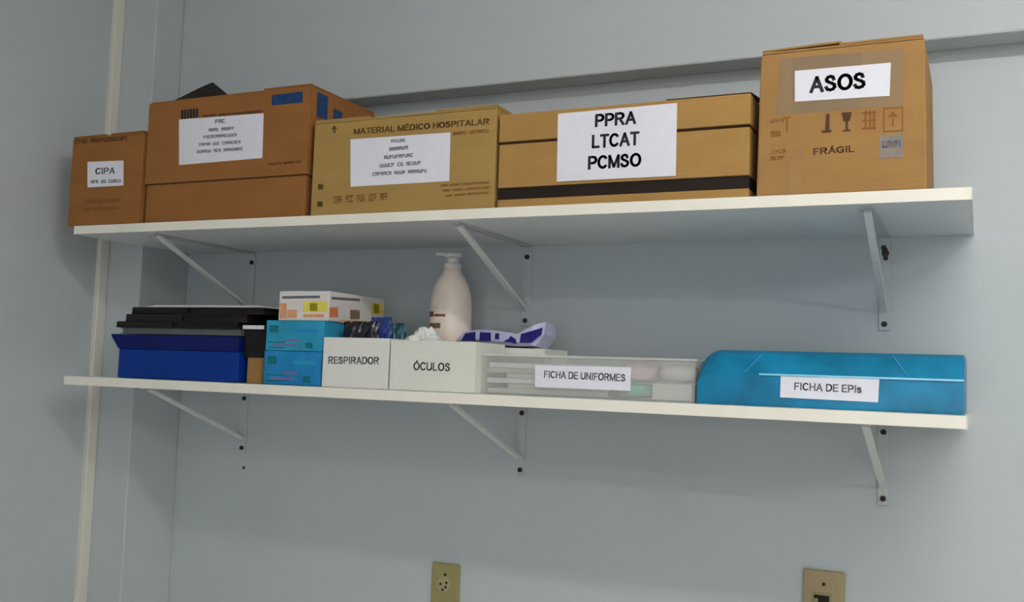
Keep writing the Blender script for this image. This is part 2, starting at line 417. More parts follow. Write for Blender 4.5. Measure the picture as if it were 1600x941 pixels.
# raised left flap, its shadow painted in as a near-black colour
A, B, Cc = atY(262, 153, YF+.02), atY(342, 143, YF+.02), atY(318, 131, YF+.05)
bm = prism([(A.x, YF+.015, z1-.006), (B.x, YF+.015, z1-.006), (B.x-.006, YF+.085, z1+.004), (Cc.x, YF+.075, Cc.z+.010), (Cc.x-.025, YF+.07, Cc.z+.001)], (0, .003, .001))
obj('flap', bm, 'band_flap_shade', t)
YL = YF-.0020
lb_ = obj('label', sheet(((280, 187), (412, 177), (410, 247), (280, 258)), YL), 'paper', t)
for n, (a, b, h, ws) in enumerate((((336, 193), (352, 192), 6, None), ((326, 206), (366, 203), 5, [4]), ((318, 216.5), (370, 213), 4.6, None), ((311, 228.5), (376, 224), 4.6, [5, 9]), ((307, 239.5), (380, 235), 4.8, [6, 10]))):
    bm = bmesh.new(); scribble(bm, a, b, h, YL-.0006, words=ws); obj('lettering', bm, 'ink_soft', lb_)
obj('sticker', sheet(((425, 149), (473, 143), (473, 160), (425, 165)), YL), 'stick_blue', t)
bm = bmesh.new()
for k in range(6): prism_into(bm, [atY(283+k*4.6+a, y-(k*.5), YL) for a, y in ((0, 186), (3.4, 186), (3.4, 172), (0, 172))], (0, -.0003, 0))
obj('print', bm, 'ink', t)
for a, b, h in (((316, 184), (412, 176), 4), ((420, 259), (470, 254), 3.5)): bm = bmesh.new(); scribble(bm, a, b, h, YL, words=[7, 14]); obj('print', bm, 'ink_brown', t)
# side print
sx = x1+.002
for (y0, y1, za, zb) in ((-.325, -.29, .012, .060), (-.27, -.24, .030, .055)):
    obj('side_print', prism([(sx, y0, z1-zb), (sx, y1, z1-zb), (sx, y1, z1-za), (sx, y0, z1-za)], (.0004, 0, 0)), 'stick_blue', t)

# 3. medical supply box
P3 = ((490, 187), (774, 165), (774, 318), (487, 332))
x0, x1, z1 = carton_dims(P3, YF, ZU)
t = thing('cardboard_box', 'low ochre cardboard box printed MATERIAL MEDICO HOSPITALAR', 'box', ((x0+x1)/2, -.2, ZU), 'cardboard boxes on the upper shelf')
obj('body', box((x0, YF, ZU+.0005), (x1, -.10, z1-.007), .002), 'card_tan', t)
flaps(t, x0, x1, YF, -.10, z1-.0065, 'card_tan', (0, 0, 0, 0))
obj('tape', box(((x0+x1)/2-.024, YF+.02, z1+.0002), ((x0+x1)/2+.024, -.11, z1+.0006)), 'tape_brown', t)
lb_ = obj('label', sheet(((548, 218), (704, 207), (702, 283), (548, 292)), YF), 'paper', t)
for (a, b, h, ws) in (((611, 223), (634, 221.5), 4.8, None), ((608, 236.5), (638, 233), 5.6, None), ((600, 249), (646, 245), 5.6, None), ((593, 262), (658, 257), 5.6, [5, 8]), ((582, 275), (667, 269.5), 5.4, [7, 12])):
    bm = bmesh.new(); scribble(bm, a, b, h, YF-.0006, words=ws); obj('lettering', bm, 'ink_soft', lb_)
lettering('print', 'MATERIAL MÉDICO HOSPITALAR', (553, 210), (764, 194), 8.5, YF, 'ink_olive', t)
bm = bmesh.new(); scribble(bm, (708, 212), (764, 207), 5.5, YF, words=[5]); obj('print', bm, 'ink_red', t)
for k, y in enumerate((290, 298, 306)): bm = bmesh.new(); scribble(bm, (692+k*4-4, y+2), (764, y-3), 3.6, YF, words=[4, 11]); obj('print', bm, 'ink_red', t)
for k in range(5): bm = bmesh.new(); scribble(bm, (522+k*18, 318-k*1.2), (534+k*18, 317-k*1.2), 11, YF); obj('print', bm, 'ink_red', t)
def mark(pts, mm, Yp=YF): obj('print', prism([atY(x, y, Yp) for x, y in pts], (0, -.0003, 0)), mm, t)
mark(((521, 208), (524, 208), (524, 202), (527, 201.5), (522.5, 196), (518, 202), (521, 202)), 'ink_olive')   # upright arrow
for (cx, cy) in ((501, 292), (500, 319)): mark([(cx+a, cy+b) for a, b in ((-4, 4), (4, 4), (4, -4), (-4, -4))], 'ink_olive')

# 4. PPRA box: base tray, black band, body and lid
xa, xb, z1 = carton_dims(((778, 172), (1174, 147), (1168, 300), (778, 315)), YF, ZU)
t = thing('cardboard_box', 'long tan cardboard box with black band, labelled PPRA LTCAT PCMSO', 'box', ((xa+xb)/2, -.2, ZU), 'cardboard boxes on the upper shelf')
zlid = (atY(778, 221, YF).z+atY(1170, 199, YF).z)/2
zb1 = (atY(778, 293, YF).z+atY(1168, 275, YF).z)/2; zb0 = (atY(778, 311, YF).z+atY(1168, 296, YF).z)/2
yb = -.09; xa += .002
obj('base', box((xa, YF, ZU+.0005), (xb, yb, zb0), .001), 'card_mid', t)
obj('black_band', box((xa+.001, YF+.003, zb0), (xb-.001, yb-.003, zb1), .0005), 'band_flap_shade', t)
obj('body', box((xa, YF, zb1), (xb, yb, zlid-.003), .0012), 'card_mid', t)
obj('lid_gap', box((xa+.004, YF+.004, zlid-.003), (xb-.004, yb-.004, zlid+.0015)), 'card_in_shade', t)
obj('lid', box((xa-.0008, YF-.0012, zlid+.0015), (xb+.001, yb+.001, z1-.004), .0015), 'card_mid', t)
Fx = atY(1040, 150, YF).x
bm = prism([(Fx, YF+.004, z1-.0038), (xb, YF+.004, z1-.0038), (xb, YF+.11, z1+.010), (Fx+.01, YF+.11, z1+.006)], (0, 0, .003)); obj('flap', bm, 'card_in_shade', t)
lb_ = obj('label', sheet(((872, 178), (1058, 161), (1056, 275), (870, 284)), YF-.0012), 'paper', t)
Y4 = YF-.0018
lettering('lettering', 'PPRA', (930, 197.5), (993, 192.5), 18, Y4, 'ink', lb_, .205)
lettering('lettering', 'LTCAT', (925, 231), (998, 225.5), 19, Y4, 'ink', lb_, .205)
lettering('lettering', 'PCMSO', (919, 264), (1001, 259), 19, Y4, 'ink', lb_, .205)

# 5. ASOS box
x0, x1, z1 = carton_dims(((1190, 80), (1444, 52), (1449, 290), (1181, 303)), YF, ZU)
t = thing('cardboard_box', 'tall light cardboard box labelled ASOS and printed FRAGIL', 'box', ((x0+x1)/2, -.2, ZU), 'cardboard boxes on the upper shelf')
zt = z1
bm = box((x0, YF, ZU+.0005), (x1, -.10, zt-.007), .0025)
for v in bm.verts:                       # bulging slightly towards the bottom
    k = (zt-v.co.z)/(zt-ZU); v.co.x += (v.co.x-(x0+x1)/2)*(.03*k-.012)
obj('body', bm, 'card_lite', t)
flaps(t, x0+.003, x1-.003, YF, -.10, zt-.0065, 'card_lite', (0, 0, 0, 1.5))
tp = obj('tape', sheet(((1219, 92), (1412, 76), (1412, 165), (1212, 180)), YF, .0004), 'tape', t)
lb_ = obj('label', sheet(((1242, 111), (1392, 98), (1390, 150), (1242, 159)), YF-.0006), 'paper', t)
lettering('lettering', 'ASOS', (1266, 144), (1352, 137), 23, YF-.0012, 'ink', lb_, .205)
lettering('print', 'FRÁGIL', (1271, 242), (1335, 237), 9.5, YF, 'ink_brown', t)
# printed transport symbols: upright bottle, glass, stack limit, umbrella
def q(bm, pts): prism_into(bm, [atY(x, y, YF) for x, y in pts], (0, -.0003, 0))
mark(((1284, 208), (1299, 207), (1299, 203), (1296, 203.5), (1296, 178), (1291, 178), (1289, 204), (1284, 204)), 'ink_brown')
mark(((1317, 206), (1329, 205), (1329, 202), (1325, 202), (1325, 190), (1328, 189), (1331, 175), (1315, 176), (1318, 190), (1321, 190), (1321, 203), (1317, 203)), 'ink_brown')
bm = bmesh.new()
for dx in (0, 7, 13): q(bm, ((1351+dx, 203), (1354+dx, 203), (1354+dx, 173), (1351+dx, 173)))
for y in (176, 188, 200): q(bm, ((1346, y+2.4), (1369, y+1), (1369, y-1.4), (1346, y)))
obj('print', bm, 'ink_red', t)
bm = bmesh.new()
for x in (1380, 1409): q(bm, ((x, 205), (x+2, 205), (x+2, 168), (x, 168)))
for y in (168, 204): q(bm, ((1380, y+3), (1410, y+1), (1410, y-1), (1380, y+1)))
obj('print', bm, 'ink_red', t)
mark(((1386, 184), (1394, 183), (1394, 198), (1396.5, 198), (1396.5, 183), (1404, 182), (1395, 174)), 'ink_red')
for (y, xx) in ((188, 1203), (236, 1206), (246, 1204)): bm = bmesh.new(); scribble(bm, (xx, y+5), (xx+22, y+3), 6, YF); obj('print', bm, 'ink_red', t)
mark(((1204, 214), (1220, 213), (1220, 204), (1204, 205)), 'ink_red')
mark(((1228, 206), (1231, 206), (1231, 185), (1236, 185), (1236, 182), (1224, 183), (1224, 186), (1228, 185.5)), 'ink_red')
st = obj('sticker', sheet(((1374, 212), (1412, 209), (1411, 246), (1374, 248)), YF), 'stick_grey', t)
bm = bmesh.new(); scribble(bm, (1378, 231), (1408, 229), 10, YF-.0006); obj('lettering', bm, 'ink_soft', st)
obj('packing_tape', box((atY(1232, 290, YF).x, YF-.0003, ZU+.002), (atY(1252, 290, YF).x, YF+.0002, atY(1240, 235, YF).z)), 'tape_brown', t)

# ------------------------------------------------------------------ lower shelf
zl = ZL+.0005
# blue file box
yb0 = -.285
x0 = atY(185, 560, yb0).x; x1 = atY(373, 560, yb0).x
zt = (atY(185, 522, yb0).z+atY(372, 527, yb0).z)/2; zm = (atY(188, 545, yb0).z+atY(372, 549, yb0).z)/2
t = thing('file_box', 'bright blue plastic file box with a navy lid, beneath black folders', 'file box', ((x0+x1)/2, -.2, zl))
obj('body', box((x0, yb0, zl), (x1, -.035, zm), .002), 'blue', t)
xl = atY(175, 524, yb0).x
bm = prism([(x0, yb0-.002, zm), (x1, yb0-.002, zm), (x1, yb0-.002, zt), (xl, yb0-.002, zt+.001), (xl+.001, yb0-.002, zt-.004)], (0, .25, 0))
obj('lid', bm, 'navy', t)
obj('side_shade', box((x1, -.26, zl+.006), (x1+.002, -.08, zm-.004), .0005), 'navy', t)  # navy panel painting the shade on the box's right side
# grey document folder on the lid
z = zt+.002; zg = (atY(190, 512, yb0).z+atY(372, 515, yb0).z)/2
t = thing('document_folder', 'grey document folder lying between blue file box and black folders', 'folder', ((x0+x1)/2, -.16, z))
gx0, gx1 = atY(188, 516, yb0).x, x1
obj('cover', box((gx0, yb0+.001, zg-.002), (gx1, -.05, zg), .0006), 'gray_folder', t)
obj('cover', box((gx0, yb0+.001, z), (gx1, -.05, z+.002), .0006), 'gray_folder', t)
obj('papers', box((gx0+.004, yb0+.004, z+.002), (gx1-.003, -.055, zg-.002)), 'gray_folder', t)
# black folders stacked above: (left px, right px, top y left, height, colour, dy)
z = zg+.0006
zst = atY(200, 479, yb0).z; hts = (zst-z)
specs = [(182, 372, .30, 'black', -.002, 'lowest black folder of the stack, on the grey folder'),
         (196, 386, .36, 'black2', .004, 'black folder with paper inside, middle of the stack on the blue box'),
         (205, 412, .34, 'black', .010, 'topmost black folder of the stack, loose white sheets upon it')]
for (pl, pr_, fr, mt, dy, lab) in specs:
    hh = hts*fr - .0005; Yf = yb0+dy
    ax, bx_ = atY(pl, 500, Yf).x, atY(pr_, 500, Yf).x
    t = thing('document_folder', lab, 'folder', ((ax+bx_)/2, -.16, z), 'black folders stacked on the blue file box')
    obj('cover', box((ax, Yf, z), (bx_, -.045, z+.0025), .0006), mt, t)
    obj('cover', box((ax+.003, Yf, z+hh-.0025), (bx_, -.045, z+hh), .0006), mt, t)
    obj('papers', box((ax+.008, Yf+.006, z+.0025), (bx_-.006, -.05, z+hh-.0025)), 'black2', t)
    obj('spine', box((ax+.002, Yf-.001, z+.001), (ax+.16, Yf+.002, z+hh-.001), .0006), mt, t)
    z += hh+.0005
ax, bx_ = atY(212, 476, yb0).x, atY(400, 486, yb0).x
for k in range(3):
    s = obj('paper_sheet', prism([(ax+k*.012, yb0+.02+k*.004, z+k*.0018), (bx_-k*.01, yb0+.025, z+k*.0018), (bx_-k*.01, -.06, z+k*.0018), (ax+k*.012, -.055, z+k*.0018)], (0, 0, .0016)), 'paper_edge')
    s.location = (0, 0, 0)
    tag(s, ('lowest', 'middle', 'topmost')[k] + ' of three thin white sheet packs lying on the black folders', 'paper', 'loose sheets on the black folders')
# kraft box and black binder box between the blue box and the glove boxes
yk = -.275
kx0, kx1 = atY(386, 580, yk).x, atY(411, 580, yk).x
zk = atY(398, 559, yk).z
t = thing('cardboard_carton', 'narrow kraft carton squeezed beside the blue file box', 'carton', ((kx0+kx1)/2, -.18, zl))
obj('body', box((kx0, yk, zl), (kx1, -.06, zk-.0015), .001), 'card_lite', t)
obj('flap', box((kx0+.0005, yk+.001, zk-.0014), (kx1-.0005, -.061, zk-.0002)), 'card_lite', t)
bz = atY(398, 508, yk).z
t = thing('binder_box', 'narrow black binder box standing on the kraft carton', 'binder', ((kx0+kx1)/2, -.18, zk))
bxl, bxr = atY(376, 530, yk).x, atY(414, 530, yk).x
bxl = max(bxl, x1+.003)
obj('shell', box((bxl, yk, zk+.0002), (bxr, -.07, bz-.008), .0015), 'black', t)
obj('lid', box((bxl-.0006, yk-.001, bz-.0078), (bxr+.0006, -.07, bz-.0005), .001), 'black2', t)
w0, w1 = atY(379, 504, yk-.003).x, atY(412, 504, yk-.003).x
obj('label', box((w0, yk-.0016, bz-.0085), (w1, yk-.001, bz-.0008)), 'paper', t)

# two glove boxes, one on the other
yg = -.29
def glovebox(px0, px1, ya, yb_, lab, seed):
    gx0, gx1 = atY(px0, (ya+yb_)/2, yg).x, atY(px1, (ya+yb_)/2, yg).x
    rnd = random.Random(seed)
    return gx0, gx1
gx0, gx1 = atY(412, 575, yg).x, atY(502, 575, yg).x
zmid = (atY(412, 547, yg).z+atY(500, 551, yg).z)/2; ztop = (atY(415, 500, yg).z+atY(500, 502, yg).z)/2
for (za, zb, lab, seed, mt, base) in ((zl, zmid, 'teal printed glove carton resting on the shelf beside the respirator box', 3, 'teal2', (600, 549)),
                           (zmid+.0006, ztop, 'teal printed glove carton stacked on another, under the white and yellow carton', 5, 'teal', (548, 501))):
    t = thing('glove_carton', lab, 'carton', ((gx0+gx1)/2, -.18, za), 'teal glove cartons')
    dx = .0 if seed == 3 else .0015
    bo = obj('body', box((gx0+dx, yg, za), (gx1+dx, -.075, zb), .0012), mt, t)
    obj('opening_panel', box((gx0+dx+.02, -.24, zb-.0006), (gx1+dx-.02, -.13, zb+.0003), .0001), 'teal_dk', t)
    h = zb-za; w = gx1-gx0; rnd = random.Random(seed)
    def pr2(fx, fz, w_, h_, mm):
        bm = prism([(gx0+dx+w*fx, yg, za+h*fz), (gx0+dx+w*(fx+w_), yg, za+h*fz), (gx0+dx+w*(fx+w_), yg, za+h*(fz+h_)), (gx0+dx+w*fx, yg, za+h*(fz+h_))], (0, -.0003, 0)); obj('print', bm, mm, t)
    pr2(.06, .60, .16, .24, 'teal_dk'); pr2(.12, .16, .42, .05, 'pinkprint'); pr2(.34, .32, .26, .06, 'pinkprint'); pr2(.70, .10, .12, .18, 'teal_dk'); pr2(.52, .62, .36, .10, 'teal2' if mt == 'teal' else 'teal')
    for fz in (.08, .26): pr2(.05, fz, .3, .04, 'teal_dk')
# small printed carton on the glove boxes (front and long right side in view)
yc = -.283
cx0, cx1 = atY(436, 478, yc).x, atY(514, 478, yc).x
cz0, cz1 = ztop+.0006, (atY(440, 455, yc).z+atY(514, 455, yc).z)/2
t = thing('printed_carton', 'small white carton with yellow squares and orange prints on glove boxes', 'carton', ((cx0+cx1)/2, -.18, cz0))
obj('body', box((cx0, yc, cz0), (cx1, -.085, cz1), .001), 'carton', t)
def fp(pxs, mm):
    bm = prism([atY(x, y, yc) for x, y in pxs], (0, -.0003, 0)); obj('print', bm, mm, t)
fp(((441, 463), (500, 462), (500, 466), (441, 467)), 'slate'); fp(((437, 474), (448, 474), (448, 498), (437, 498)), 'peach'); fp(((449, 484), (464, 484), (464, 497), (449, 497)), 'peach')
fp(((474, 471), (512, 471), (512, 488), (474, 488)), 'yellow')
bm = prism([atY(x, y, yc-.0003) for x, y in ((484, 474), (496, 474), (496, 486), (484, 486))], (0, -.0003, 0)); obj('print', bm, 'olive', t)
fp(((474, 491), (506, 491), (506, 496), (474, 496)), 'peach')
def sp(pxs, mm, lift=0):
    bm = prism([atX(x, y, cx1+lift) for x, y in pxs], (.0003, 0, 0)); obj('side_print', bm, mm, t)
sp(((518, 464), (562, 467), (562, 471), (518, 468)), 'slate'); sp(((514.5, 481), (528, 480), (528, 496), (514.5, 496)), 'orange')
sp(((544, 474), (566, 475), (566, 500), (544, 500)), 'carton'); sp(((547, 484), (562, 485), (562, 499), (547, 499)), 'graybrown', .0003)
sp(((580, 473), (598, 475), (598, 492), (580, 491)), 'yellow'); sp(((584, 475), (592, 476), (592, 490), (584, 489)), 'olive', .0003)
sp(((530, 500), (580, 502), (580, 506), (530, 504)), 'peach')

def open_carton(pxl, pxr, ytl, ytr, Y, yb_, mt, label, name='white_carton', wall=.002):
    x0, x1 = atY(pxl, 570, Y).x, atY(pxr, 570, Y).x
    zt = (atY(pxl, ytl, Y).z+atY(pxr, ytr, Y).z)/2
    t = thing(name, label, 'carton', ((x0+x1)/2, -.2, zl), 'white open cartons on the lower shelf')
    obj('front_panel', box((x0, Y, zl), (x1, Y+wall, zt), .0006), mt, t)
    obj('back_panel', box((x0, yb_-wall, zl), (x1, yb_, zt), .0006), mt, t)
    obj('side_panel', box((x0, Y+wall, zl), (x0+wall, yb_-wall, zt), .0006), mt, t)
    obj('side_panel', box((x1-wall, Y+wall, zl), (x1, yb_-wall, zt), .0006), mt, t)
    obj('bottom', box((x0+wall, Y+wall, zl), (x1-wall, yb_-wall, zl+wall)), mt, t)
    return t, x0, x1, zt
yw = -.297
t, rx0, rx1, rz = open_carton(504, 607, 527, 529, yw, -.12, 'wcarton', 'open white carton labelled RESPIRADOR with dark packets inside')
lettering('lettering', 'RESPIRADOR', (513, 568), (592, 569), 10.5, yw, 'ink_soft', t)
yo = -.300
t, ox0, ox1, oz = open_carton(609.5, 742, 531, 535, yo, -.178, 'wcarton2', 'wider open white carton labelled OCULOS holding white film')
lettering('lettering', 'ÓCULOS', (646, 578), (703, 580), 12, yo, 'ink_soft', t)
# packets in the respirator carton
rf = rz - zl
def packet(px0, px1, ytop, Y, puff, seed, mt, label, parts=()):
    a, b = atY(px0, ytop, Y), atY(px1, ytop, Y)
    a.x = min(max(a.x, rx0+.006), rx1-.03); b.x = max(min(b.x, rx1-.006), a.x+.02)
    o = obj('plastic_packet', pillow((a.x, zl+.003), (b.x, a.z), (puff, Y), seed), mt, smooth=False)
    tag(o, label, 'packet', 'packets in the white cartons'); return o
packet(538, 592, 503, -.255, .012, 11, 'bagblack', 'glossy black plastic packet sticking out of the RESPIRADOR carton')
packet(580, 612, 496, -.225, .012, 12, 'bagblue', 'crumpled blue plastic packet in the RESPIRADOR carton')
packet(604, 634, 506, -.185, .012, 13, 'bagteal', 'dark teal plastic packet at the right end of the RESPIRADOR carton')
# crumpled film in the glasses carton
rnd = random.Random(21)
cA = atY(664, 528, -.25)
bm = bmesh.new(); bmesh.ops.create_icosphere(bm, subdivisions=4, radius=1.0)
for v in bm.verts:
    n = 1+.16*math.sin(7*v.co.x+3*v.co.z)*math.cos(6*v.co.y+2)+.07*rnd.uniform(-1, 1)
    v.co = Vector((cA.x+v.co.x*.040*n, -.245+v.co.y*.036*n, max(zl+.004, oz-.018+v.co.z*.043*n*(1.0 if v.co.x < 0.2 else .8))))
tag(obj('crumpled_film', bm, 'tissue'), 'crumpled white plastic film bulging out of the OCULOS carton', 'film')

# pump bottle behind the glasses carton
yp = -.095
pc = atY(705, 470, yp)
sc = (atY(735, 470, yp)-atY(676, 470, yp)).length/2
Zp = lambda py: atY(705, py, yp).z
t = thing('pump_bottle', 'cream lotion bottle with white pump dispenser behind the OCULOS carton', 'bottle', (pc.x, yp, zl))
base = zl
prof = [(sc*.90, 0), (sc*.98, .004), (sc, .012), (sc, Zp(500)-base), (sc*.985, Zp(480)-base), (sc*.93, Zp(462)-base), (sc*.80, Zp(447)-base), (sc*.60, Zp(434)-base), (sc*.44, Zp(426)-base), (sc*.40, Zp(420)-base)]
obj('body', lathe(prof, (pc.x, yp, base)), 'lotion', t, True)
z0 = Zp(421)
obj('collar', lathe([(sc*.40, 0), (sc*.42, .001), (sc*.42, .010), (sc*.36, .012)], (pc.x, yp, z0), 28), 'pump', t, True)
obj('pump_stem', lathe([(sc*.30, 0), (sc*.30, Zp(404)-z0-.012)], (pc.x, yp, z0+.012), 20), 'pump', t, True)
zh = Zp(404)
ph = obj('pump_head', lathe([(sc*.36, 0), (sc*.42, .002), (sc*.42, .008), (sc*.30, .011)], (pc.x+.002, yp, zh), 24), 'pump', t, True)
bm = bmesh.new(); bar(bm, (pc.x, yp, zh+.007), (pc.x-sc*.78, yp-.006, zh+.009), .007, .006, Vector((0, 1, 0)))
obj('nozzle', bm, 'pump', ph)
# brown print wrapped on the front of the bottle
def wrap(a0, a1, za, zb, mm):
    bm = bmesh.new(); n = 8; r1 = sc*1.004; A = []; B = []
    for k in range(n+1):
        a = math.radians(a0+(a1-a0)*k/n); A.append(bm.verts.new((pc.x+r1*math.cos(a), yp+r1*math.sin(a), za))); B.append(bm.verts.new((pc.x+r1*math.cos(a), yp+r1*math.sin(a), zb)))
    for k in range(n): bm.faces.new((A[k], A[k+1], B[k+1], B[k]))
    obj('print', bm, mm, t, True)
wrap(222, 248, Zp(497), Zp(489), 'brownprint'); wrap(250, 285, Zp(497), Zp(493), 'brownprint'); wrap(228, 272, Zp(515), Zp(507), 'brownprint')

# white flat carton behind the clear box, with a navy and white packet on it
yq = -.165
qx0, qx1 = atY(752, 548, yq).x, atY(851, 548, yq).x
qz = (atY(752, 540, yq).z+atY(851, 548, yq).z)/2
t = thing('flat_carton', 'plain white flat carton under the navy packet, behind the clear box', 'carton', ((qx0+qx1)/2, -.1, zl))
obj('body', box((qx0, yq, zl), (qx1, -.05, qz-.0016), .001), 'wcarton2', t)
obj('lid_flap', box((qx0, yq+.0005, qz-.0015), (qx1, -.05, qz), .0004), 'wcarton', t)
yn = -.14
nA, nB = atY(716, 530, yn), atY(848, 530, yn)
t = thing('plastic_packet', 'white plastic packet with bold navy print lying on the flat white carton', 'packet', ((nA.x+nB.x)/2, yn, qz))
def film(pxs, Yd, mm, name, off=.0):
    pts = [atY(x, y, yn-off) for x, y in pxs]
    obj(name, prism(pts, (0, Yd, 0)), mm, t)
def blob(pxs, mm, name, dep, off):
    film(pxs, dep, mm, name, off)
zz = qz+.0005
pk = [atY(x, y, yn) for x, y in ((712, 533), (726, 518), (760, 514), (795, 519), (818, 523), (836, 512), (853, 503), (850, 523), (836, 541), (806, 541))]
pk = [(p.x, yn, max(p.z, zz)) for p in pk]
bm = bmesh.new(); n = len(pk)
cen = Vector((sum(p[0] for p in pk)/n, yn, sum(p[2] for p in pk)/n))
fr_ = [bm.verts.new(p) for p in pk]
inn = [bm.verts.new(Vector(p)*.7 + cen*.3 + Vector((0, -.010, 0))) for p in pk]
bk = [bm.verts.new((p[0], yn+.06, max(zz, p[2]-.004))) for p in pk]
bm.faces.new(inn); bm.faces.new(bk[::-1])
for i in range(n):
    j = (i+1) % n
    bm.faces.new((fr_[i], fr_[j], inn[j], inn[i])); bm.faces.new((bk[i], bk[j], fr_[j], fr_[i]))
obj('wrapper', bm, 'filmlav', t)
film(((721, 532), (727, 521), (743, 518.5), (743, 533)), -.0006, 'filmnavy', 'print', .0105)
film(((749, 533), (750, 519), (767, 520), (767, 533.5)), -.0006, 'filmnavy', 'print', .0105)
film(((773, 530), (774, 521), (780, 521), (780, 531)), -.0006, 'filmnavy', 'print', .0105)
film(((786, 534), (795, 529), (798, 525), (806, 530), (807, 538), (800, 536)), -.0006, 'filmnavy', 'print', .0105)
film(((812, 536), (814, 522), (832, 517), (848, 512), (846, 523), (830, 536)), -.0006, 'filmnavy', 'print', .0105)

# clear plastic box FICHA DE UNIFORMES
yu = -.275
ux0, ux1 = atY(747, 600, yu).x, atY(1086, 600, yu).x
uz = (atY(747, 551, yu).z+atY(1086, 563, yu).z)/2; ub = -.172
t = thing('plastic_box', 'clear plastic box of papers labelled FICHA DE UNIFORMES', 'plastic box', ((ux0+ux1)/2, -.22, zl))
w = .0015
bm = bmesh.new()
bx(bm, (ux0, yu, zl), (ux1, yu+w, uz-.004), .0005); bx(bm, (ux0, ub-w, zl), (ux1, ub, uz-.004), .0005)
bx(bm, (ux0, yu+w, zl), (ux0+w, ub-w, uz-.004), .0005); bx(bm, (ux1-w, yu+w, zl), (ux1, ub-w, uz-.004), .0005)
bx(bm, (ux0+w, yu+w, zl), (ux1-w, ub-w, zl+w))
obj('shell', bm, 'clear', t)
obj('lid', box((ux0-.002, yu-.002, uz-.0038), (ux1+.002, ub+.002, uz), .0012), 'clear_lid', t)
lb_ = obj('label', sheet(((836, 571), (986, 574), (985, 611), (836, 605)), yu), 'paper', t)
lettering('lettering', 'FICHA DE UNIFORMES', (850, 590), (977, 596), 10.5, yu-.0006, 'ink_soft', lb_)
def content(name, label, cat, pxs, Y0, Y1, m, tilt=.0):
    xs = [atY(x, y, yu+.01).x for x, y in pxs]; a, b = min(xs), max(xs); return a, b
# what lies inside the clear box
zi = zl+w+.0006
a, b = ux0+.012, ux0+(ux1-ux0)*.62
for k in range(6):
    hh = .0085
    o = obj('paper_stack', box((a+random.uniform(0, .05)*(k % 2), yu+.006+random.uniform(0, .010), zi+k*(hh+.0006)), (b-random.uniform(0, .008), ub-.006, zi+k*(hh+.0006)+hh), .0008), ('paper_edge', 'kraft_paper', 'paper', 'paper_edge', 'kraft_paper', 'paper')[k])
    tag(o, ('lowest', 'second lowest', 'third lowest', 'third highest', 'second highest', 'topmost')[k] + ' white paper bundle of the pile inside the clear plastic box', 'paper', 'paper bundles in the clear box')
a2, b2 = b+.006, ux1-.008
def lump(x0, x1, z0, z1, mm, seed):
    rnd = random.Random(seed); bm = bmesh.new(); bmesh.ops.create_icosphere(bm, subdivisions=3, radius=1.0)
    cx, cz = (x0+x1)/2, (z0+z1)/2
    for v in bm.verts:
        s = 1-.12*rnd.random(); p = v.co
        sq = lambda c: math.copysign(abs(c)**.6, c)
        v.co = Vector((cx+sq(p.x)*(x1-x0)/2*s, (yu+ub)/2+sq(p.y)*.040*s, cz+sq(p.z)*(z1-z0)/2*s))
    return bm
h = uz-.006-zi
mx = a2+(b2-a2)*.45
tag(obj('folded_cloth', lump(a2, mx+.01, zi+h*.42, zi+h*.98, 'pink', 1), 'pink', smooth=True), 'folded pale pink cloth inside the clear plastic box', 'cloth')
tag(obj('plastic_bag', lump(a2, mx, zi, zi+h*.40, 'mint', 2), 'mint', smooth=True), 'small mint green bag inside the clear box under pink cloth', 'bag')
tag(obj('folded_cloth', lump(mx+.012, b2, zi+h*.45, zi+h*.95, 'cloth', 3), 'cloth', smooth=True), 'folded white cloth inside the clear box, beside the blue box', 'cloth')
tag(obj('paper_stack', box((mx+.008, yu+.01, zi), (b2, ub-.008, zi+h*.42), .001), 'paper_edge'), 'short paper pile under the white cloth in the clear box', 'paper')

# blue translucent box FICHA DE EPIs
ye = -.285; yeb = -.04
ex0, ex1 = atY(1089, 600, ye).x, atY(1507, 610, ye).x
zbend = (atY(1190, 583, ye).z+atY(1500, 597, ye).z)/2
ztop_ = (atY(1150, 549, ye+.035).z+atY(1500, 553, ye+.035).z)/2
t = thing('plastic_box', 'blue translucent plastic document box labelled FICHA DE EPIs', 'plastic box', ((ex0+ex1)/2, -.16, zl))
secs = []
def prof_at(k):      # k shrinks the section at the rounded left end
    hb, ht = zbend-zl, ztop_-zl
    return [(ye, 0), (ye, hb*k*.98), (ye+.002, hb*k+.002*k), (ye+.012, hb*k+(ht-hb)*k*.42), (ye+.026, hb*k+(ht-hb)*k*.86), (ye+.038, ht*k), (yeb-.006, ht*k), (yeb, ht*k-.006), (yeb, 0)]
bm = bmesh.new(); L = ex1-ex0; xs_k = []
rr = .034
for i in range(9):
    a = math.pi/2*i/8; xs_k.append((ex0+rr*(1-math.sin(a))*1.0 if False else ex0+rr*(1-math.cos(a)), .66+.34*math.sin(a)))
for i in range(1, 13): xs_k.append((ex0+rr+(L-rr-.002)*i/12, 1.0))
xs_k.append((ex1, .985))
rings = [[bm.verts.new((x, y, zl+z)) for (y, z) in prof_at(k)] for x, k in xs_k]
for A, B in zip(rings, rings[1:]):
    for i in range(len(A)): bm.faces.new((A[i], A[(i+1) % len(A)], B[(i+1) % len(B)], B[i]))
bm.faces.new(rings[0]); bm.faces.new(rings[-1][::-1])
obj('shell', bm, 'epi', t)
